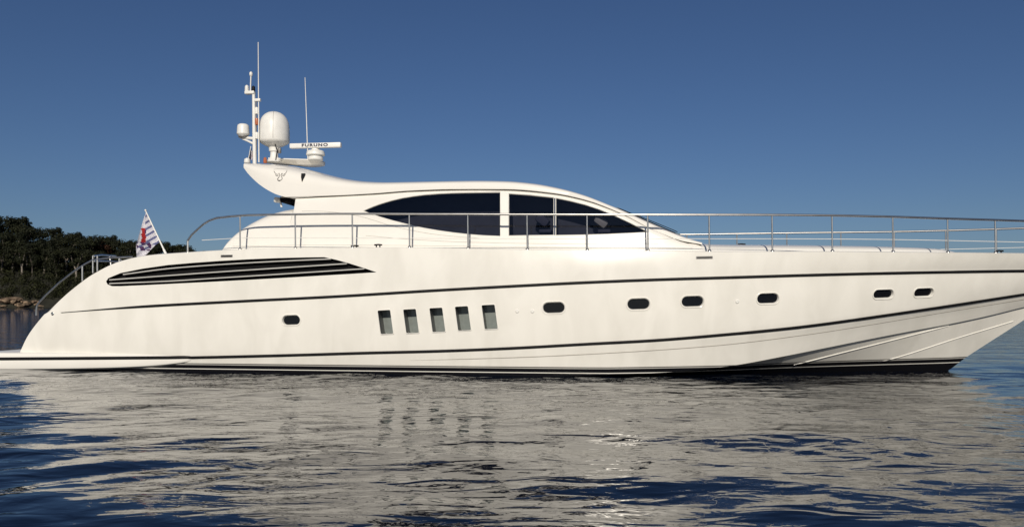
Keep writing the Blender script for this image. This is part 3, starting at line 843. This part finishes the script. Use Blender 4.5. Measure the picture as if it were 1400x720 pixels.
# --- guard rails
RB = lambda x: max(.3, bS(x) - .07)
RAIL = [(256.5, 329), (262, 321), (270, 313.5), (278, 306.5), (286, 301.5), (296, 298), (315, 295.8), (340, 294), (420, 292.7), (600, 292.6), (690, 293), (950, 293.5), (1100, 294), (1221, 296.3), (1296, 298.8), (1361, 300.7), (1400, 302)]
RP = [unproj(px, py, RB) for px, py in RAIL]
zr = pchip([p.x for p in RP], [p.z for p in RP])
x_bow = 16.2
rxs = [p.x for p in RP[:7]] + list(np.linspace(RP[6].x + .5, x_bow, 60))
rail_pts = [Vector((x, -RB(x), zr(min(x, RP[-1].x + .5)))) for x in rxs]
tipz = rail_pts[-1].z
tip = [Vector((x_bow + .22, -RB(x_bow) * .55, tipz)), Vector((x_bow + .3, -.01, tipz))]
POSTS = [328.5, 404, 482, 560, 640, 721, 803, 886, 970, 1056, 1138, 1221, 1296, 1361, 1418]
MID = [(276, 328.3), (340, 325), (520, 325.5), (700, 326), (1000, 326.3), (1160, 326.8), (1240, 327.7), (1340, 329.7), (1400, 331)]
MP = [unproj(px, py, RB) for px, py in MID]; zm = pchip([p.x for p in MP], [p.z for p in MP])
for s in (1, -1):
    f = lambda v: Vector((v.x, v.y * s, v.z))
    b = bmesh.new(); tube(b, [f(v) for v in rail_pts + tip], .030, 8)
    rail = obj('guard_rail', b, M_STEEL, yacht, ang=60)
    q = RP[0]
    b = bmesh.new(); tube(b, [f(Vector((q.x, q.y, zS(q.x)))), f(Vector((q.x, q.y, q.z + .01)))], .028, 8); obj('stanchion', b, M_STEEL, rail)
    for px in POSTS:
        q = unproj(px, 320, RB); z0 = zS(q.x)
        b = bmesh.new(); tube(b, [f(Vector((q.x, q.y, z0))), f(Vector((q.x - .01, q.y, zr(min(q.x, RP[-1].x + .5)))))], .022, 8)
        lathe(b, [(.055, -.01), (.05, .02), (.03, .045)], f(Vector((q.x, q.y, z0 + .01))), 12)
        obj('stanchion', b, M_STEEL, rail, ang=60)
    b = bmesh.new(); tube(b, [f(Vector((x, -RB(x), zm(min(x, MP[-1].x + .5))))) for x in np.linspace(MP[0].x, x_bow, 50)], .009, 6)
    obj('guard_wire', b, M_PLAST, rail)
# stern handrail on each quarter
SB = lambda x: bS(max(x, XST)) - .1
for s in (1, -1):
    f = lambda v: Vector((v.x, v.y * s, v.z))
    P = [unproj(px, py, SB) for px, py in [(49.5, 431), (49.7, 423), (50.5, 417.5), (54, 412.5), (62, 404), (80, 387), (100, 371.5), (115, 361.5), (127, 355), (150, 352.2), (181, 351)]]
    b = bmesh.new(); tube(b, [f(v) for v in P], .026, 8); sr = obj('stern_rail', b, M_STEEL, yacht, ang=60)
    for px, y0, y1 in ((112.5, 384, 362.5), (127, 373, 349.5), (133, 370.5, 349.5)):
        b = bmesh.new(); tube(b, [f(unproj(px, y0, SB)), f(unproj(px, y1, SB))], .024, 8); obj('rail_post', b, M_STEEL, sr)
b = bmesh.new()
for pts in ([(128, 350, -2.2), (139, 348.6, -1), (158, 350, .6), (166, 356, .6)], [(128, 356.6, -2.2), (150, 357, 0), (168, 358.5, .6)], [(150, 350.5, .4), (152, 364, .4)], [(163, 353.5, .6), (163, 366, .6)]):
    tube(b, [at_y(*q) for q in pts], .03, 8)
obj('stair_gate', b, M_STEEL, yacht)
# cleats
for px, py in ((485, 336.6), (517, 335.2), (1014, 331.5), (1366, 343.5)):
    q = unproj(px, py, lambda x: bS(x) - .3); q.z = max(q.z - .02, zS(q.x) - .02); b = bmesh.new()
    if px == 1014:                              # this one stands on the coachroof
        q = at_y(px, py, -.6); q.z = CAB_TREE.ray_cast(Vector((q.x, -.6, 12)), Vector((0, 0, -1)))[0].z + .03
    tube(b, [q + Vector((-.11, 0, .03)), q + Vector((0, 0, .04)), q + Vector((.11, 0, .03))], .022, 7); tube(b, [q + Vector((-.05, 0, -.04)), q + Vector((-.05, 0, .03))], .02, 7); tube(b, [q + Vector((.05, 0, -.04)), q + Vector((.05, 0, .03))], .02, 7)
    obj('mooring_cleat', b, M_BLACK, yacht)

# --- antennas on the wing
YM = -.9
def A(px, py, y=YM): return at_y(px, py, y)
S = (A(400, 200) - A(399, 200)).length         # metres in one photo pixel up there
# radar platform
a, c = A(374, 221.5, -.2), A(443, 223.5, -.2)
b = bmesh.new(); rws = []
for i in range(25):
    px = 374 + 69.5 * i / 24; tz = A(px, 218.6 + (px - 374) * .035, -.2).z; bz = A(px, 224.5 + 2.5 * math.sin(math.pi * min(1, max(0, (px - 395) / 60))) , -.2).z; x = A(px, 222, -.2).x
    w = .42 * math.sqrt(max(.02, 1 - max(0, (px - 425) / 19) ** 2)); y0 = -.2
    rws.append([Vector((x, y0 - w, tz - .03)), Vector((x, y0 - w + .03, tz)), Vector((x, y0 + w - .03, tz)), Vector((x, y0 + w, tz - .03)), Vector((x, y0 + w * .6, bz)), Vector((x, y0 - w * .6, bz))])
vs = grid(b, rws, closed=True); cap(b, vs[0]); cap(b, vs[-1], True); clean(b); obj('radar_platform', b, M_WHITE, yacht, ang=35)
# mast
b = bmesh.new(); tube(b, [A(348.3, 226), A(347.5, 180), A(346.8, 127)], .062, 10, .05)
box(b, A(342, 127), (13 * S, .16, 4.0 * S), .02); box(b, A(352, 137), (9 * S, .1, 3.6 * S), .015)
mast = obj('mast', b, M_PLAST, yacht, ang=40)
b = bmesh.new(); tube(b, [A(347, 189.5), A(336, 188.5), A(328, 188)], .05, 8, .035); tube(b, [A(347.5, 197), A(338, 192.5), A(331, 190)], .04, 8, .02); obj('bracket', b, M_PLAST, mast)
b = bmesh.new(); lathe(b, [(.06, 0), (.065, .02), (.06, .15), (.03, .19)], A(337.5, 125), 14); obj('mast_light', b, M_PLAST, mast)
b = bmesh.new(); lathe(b, [(.05, 0), (.055, .03), (.05, .14), (.02, .17)], A(346.5, 125), 14); obj('mast_light', b, M_BLACK, mast)
b = bmesh.new(); tube(b, [A(342.3, 126), A(343, 104)], .02, 7); lathe(b, [(.01, -.09), (.045, -.05), (.055, 0), (.045, .05), (.01, .08)], A(343.2, 101.5), 14); obj('wind_sensor', b, M_PLAST, mast)
for py in (150, 165, 184):
    b = bmesh.new(); lathe(b, [(.05, -.1), (.055, -.06), (.055, .06), (.05, .1)], A(351, py + 1.5), 12); obj('mast_light', b, M_ORANGE if py == 165 else M_PLAST, mast)
b = bmesh.new(); tube(b, [A(350.6, 139), A(350.6, 205)], .012, 6); obj('cable', b, M_EMBLEM, mast)
# whip antennas
b = bmesh.new(); tube(b, [A(354, 222), A(353.5, 137), A(353, 58)], .022, 7, .012); w_ = obj('whip_antenna', b, M_PLAST, yacht)
b = bmesh.new(); tube(b, [A(421, 222, .3), A(419, 160, .3), A(417, 106, .3)], .018, 7, .010); w_ = obj('whip_antenna', b, M_PLAST, yacht)
# satellite dome
def dome(cx, ytop, ybot, half, y):
    c = A(cx, ybot, y); r = half * S; h = (ybot - ytop) * S
    pr = [(r * .55, -.10), (r * .86, -.02), (r * .97, .02)] + [(r, .06), (r * 1.0, h * .30), (r * .985, h * .48)]
    for k in range(1, 9):
        a = math.pi / 2 * k / 8; pr.append((r * .985 * math.cos(a) ** .85 if k < 8 else .01, h * .48 + (h * .52) * math.sin(a)))
    return c, pr
c, pr = dome(375, 154, 195.5, 20, -.5)
b = bmesh.new(); lathe(b, pr, c, 36); sd = obj('satellite_dome', b, M_PLAST, yacht, ang=40)
b = bmesh.new(); lathe(b, [(.30, -.62), (.20, -.55), (.13, -.45), (.12, -.3), (.16, -.27), (.17, -.16), (.22, -.09)], c, 18); obj('pedestal', b, M_PLAST, sd)
b = bmesh.new(); r_ = 20 * S * 1.002; P = []
for rr, zz in pr[3:]: P.append(c + Vector((.32 * rr, -.947 * rr, zz)))
tube(b, P, .007, 5); obj('seam', b, M_SEAM, sd)
b = bmesh.new(); box(b, A(382, 206, -.85), (.10, .1, .16), .02); obj('junction_box', b, M_EMBLEM, sd)
b = bmesh.new(); tube(b, [A(376, 197, -.9), A(379, 206, -.95), A(377, 219, -.9)], .018, 6); obj('cable', b, M_BLACK, sd)
# small radome on the mast bracket
c = A(332.5, 186); b = bmesh.new(); lathe(b, [(.14, 0), (.17, .03), (8.2 * S, .06), (7.6 * S, 12 * S), (7.0 * S, 14.2 * S), (5 * S, 15.6 * S), (.01, 16.2 * S)], c, 24); rd = obj('small_radome', b, M_PLAST, yacht, ang=40)
b = bmesh.new(); lathe(b, [(.08, -.06), (.15, -.04), (.15, .005)], c, 20); obj('base', b, M_EMBLEM, rd)
# open array radar
p0, p1 = A(397, 200, -.8), A(466.5, 198.2, -.8); mid = (p0 + p1) / 2; dx = (p1 - p0)
b = bmesh.new(); rot = dx.normalized().to_track_quat('X', 'Z').to_matrix(); box(b, mid, (dx.length, .16, 6.4 * S), .03, rot); bar = obj('radar_scanner', b, M_PLAST, yacht, ang=40)
c = A(431.5, 219, -.72); b = bmesh.new()
lathe(b, [(9.5 * S, 0), (10 * S, .03), (9.6 * S, 4 * S), (8.4 * S, 4.6 * S), (8.4 * S, 5.4 * S), (12 * S, 6.4 * S), (12.2 * S, 8 * S), (11.4 * S, 9.4 * S), (11.6 * S, 10.6 * S), (10.4 * S, 12 * S), (5.5 * S, 13.2 * S), (5 * S, 16 * S)], c, 28); obj('gearbox', b, M_PLAST, bar, ang=40)
cu = bpy.data.curves.new('lettering', 'FONT'); cu.body = 'FURUNO'; cu.size = 5.6 * S; cu.extrude = .003; cu.align_x = 'CENTER'; cu.align_y = 'CENTER'; cu.space_character = 1.25; cu.offset = .006
to = bpy.data.objects.new('lettering', cu); COL.objects.link(to)
me = bpy.data.meshes.new_from_object(to.evaluated_get(bpy.context.evaluated_depsgraph_get())); bpy.data.objects.remove(to)
lt = bpy.data.objects.new('lettering', me); me.materials.clear(); me.materials.append(M_NAVY); COL.objects.link(lt); lt.parent = bar
lt.matrix_local = Matrix.Translation(A(431.5, 199.2, -.8) + Vector((0, -.083, 0))) @ rot.to_4x4() @ Matrix.Rotation(R(90), 4, 'X') @ Matrix.Diagonal((1.35, .92, 1, 1))

# --- flags
def flag_mesh(cols, corners, nu, nv, wave):
    """corners: hoist top, hoist bottom, fly bottom, fly top"""
    b = bmesh.new(); a, bb, c, d = [Vector(q) for q in corners]; rows = []
    for i in range(nu + 1):
        u = i / nu; t = a.lerp(d, u); s = bb.lerp(c, u)
        rows.append([t.lerp(s, j / nv) + Vector((0, wave * math.sin(u * 9 + j / nv * 2.2) * u ** .6, 0)) for j in range(nv + 1)])
    vs = grid(b, rows)
    for i, f in enumerate(b.faces):
        u = (i // nv + .5) / nu; v = (i % nv + .5) / nv; f.material_index = cols(u, v)
    bmesh.ops.solidify(b, geom=list(b.faces), thickness=.004)
    return b
FW = mat('flag_white', (0.86, 0.84, 0.88), 0.8, var=.06); FB = mat('flag_grey_blue', (0.20, 0.22, 0.42), 0.8, var=.1)
FR = mat('flag_red', (0.55, 0.03, 0.03), 0.8, var=.15); FP_ = mat('flag_purple', (0.12, 0.05, 0.16), 0.8, var=.2)
YF = -2.0
foot = at_y(228.5, 349.5, YF); tipf = at_y(199, 288, YF)
ens = empty('ensign', RZ @ foot, -YAW)
tag(ens, 'white striped flag with a red emblem drooping from a raked white staff on the stern', 'flag')
L0 = lambda px, py, y=YF: at_y(px, py, y) - foot
b = bmesh.new(); tube(b, [L0(229, 352), L0(224, 341)], .05, 8, .035); tube(b, [L0(224, 341), L0(199, 288)], .026, 8, .018); lathe(b, [(.02, -.03), (.035, 0), (.02, .03)], L0(199, 287.5), 10); obj('flagstaff', b, M_PLAST, ens, ang=50)
def ecol(x, y):
    w = 1.2 * math.sin(y * .8) + .8 * math.sin(y * 1.9 + 1)
    if 193.5 + w * .6 < x < 199.5 + w * .5 and 311 < y < 332 - abs(w): return 2 if (x + w < 198.6 or y > 322) else 3
    if 330 < y < 342 and 187 < x < 207: return 3 if math.sin(x * .62 + w * .4) + math.sin(y * .75 - x * .33) > .05 else (1 if math.sin(y * .9 + x * .4) > .2 else 0)
    if x > 198.5 and y < 334: return 1 if (y + (x - 200) * .55 - 296) % 9.0 > 5.6 else 0
    return 0
def eflag():
    b = bmesh.new(); nu, nv = 56, 52; rows = []; flat = []
    for i in range(nu + 1):
        u = i / nu
        t = [(200, 290), (195, 300), (191, 320), (186, 335)]; s_ = [(218, 331), (206, 338), (203, 350), (187, 355)]
        def bz(P, u):
            P = [Vector((*q, 0)) for q in P]; return P[0] * (1-u)**3 + P[1] * 3*u*(1-u)**2 + P[2] * 3*u*u*(1-u) + P[3] * u**3
        r = []; qs = []
        for j in range(nv + 1):
            v = j / nv; q = bz(t, u).lerp(bz(s_, u), v); qs.append(q)
            r.append(L0(q.x, q.y, YF + .10 * u * math.sin(u * 8 + v * 3.2) + .05 * u * math.sin(v * 9)))
        rows.append(r); flat.append(qs)
    grid(b, rows)
    for i, f in enumerate(b.faces):
        q = flat[i // nv][i % nv]; f.material_index = ecol(q.x, q.y)
    bmesh.ops.solidify(b, geom=list(b.faces), thickness=.004)
    return b
obj('flag_cloth', eflag(), [FW, FB, FR, FP_], ens, ang=60)
# small courtesy flag furled at the mast foot
cf = empty('courtesy_flag', RZ @ A(341, 222), -YAW); o0 = A(341, 222)
tag(cf, 'small navy and white courtesy flag hanging limp at the mast foot', 'flag')
b = bmesh.new(); tube(b, [A(338.5, 224) - o0, A(343, 200) - o0], .012, 6); obj('flagstaff', b, M_PLAST, cf)
b = flag_mesh(lambda u, v: 0 if u < .5 else (1 if u < .75 else 2), [A(342.8, 202) - o0, A(340, 216) - o0, A(345.5, 220) - o0, A(345.5, 208) - o0], 16, 12, .04)
obj('flag_cloth', b, [M_NAVY, FW, FR], cf, ang=60)
b = bmesh.new(); lathe(b, [(.05, 0), (.055, .03), (.05, .15), (.02, .18)], A(362.5, 223), 14); obj('anchor_light', b, M_ORANGE, yacht)
b = bmesh.new(); lathe(b, [(.09, 0), (.1, .03), (.09, .12), (.03, .16)], A(338, 223), 14); obj('horn', b, M_PLAST, yacht)

# --- helm seat behind the glass
M_SEAT2 = mat('navy_fabric', (0.10, 0.10, 0.14), 0.7, var=0.2)
for i, (px, lab) in enumerate(((822, 'pale leather helm seat seen dimly through the foremost tinted side window'), (742, 'dark upholstered seat seen dimly through the tinted window just aft of the thin mullion'))):
    o0 = at_y(px, 335, -2.0); m_ = M_SEAT2 if i else M_SEAT
    hs = empty('helm_seat', RZ @ o0, -YAW); tag(hs, lab, 'seat', 'wheelhouse seats')
    b = bmesh.new(); box(b, at_y(px, 303.5 - i * 2, -2.0) - o0, (.40, .44, .26), .09, Matrix.Rotation(R(38), 3, 'Y')); obj('backrest', b, m_, hs)
    b = bmesh.new(); box(b, at_y(px + 4, 316.5, -2.0) - o0, (.36, .46, .10), .04); obj('cushion', b, M_SEAT2, hs)
    b = bmesh.new(); tube(b, [at_y(px + 2, 330, -2.0) - o0, at_y(px + 2, 317, -2.0) - o0], .05, 8); obj('pedestal', b, M_SEAT2, hs)
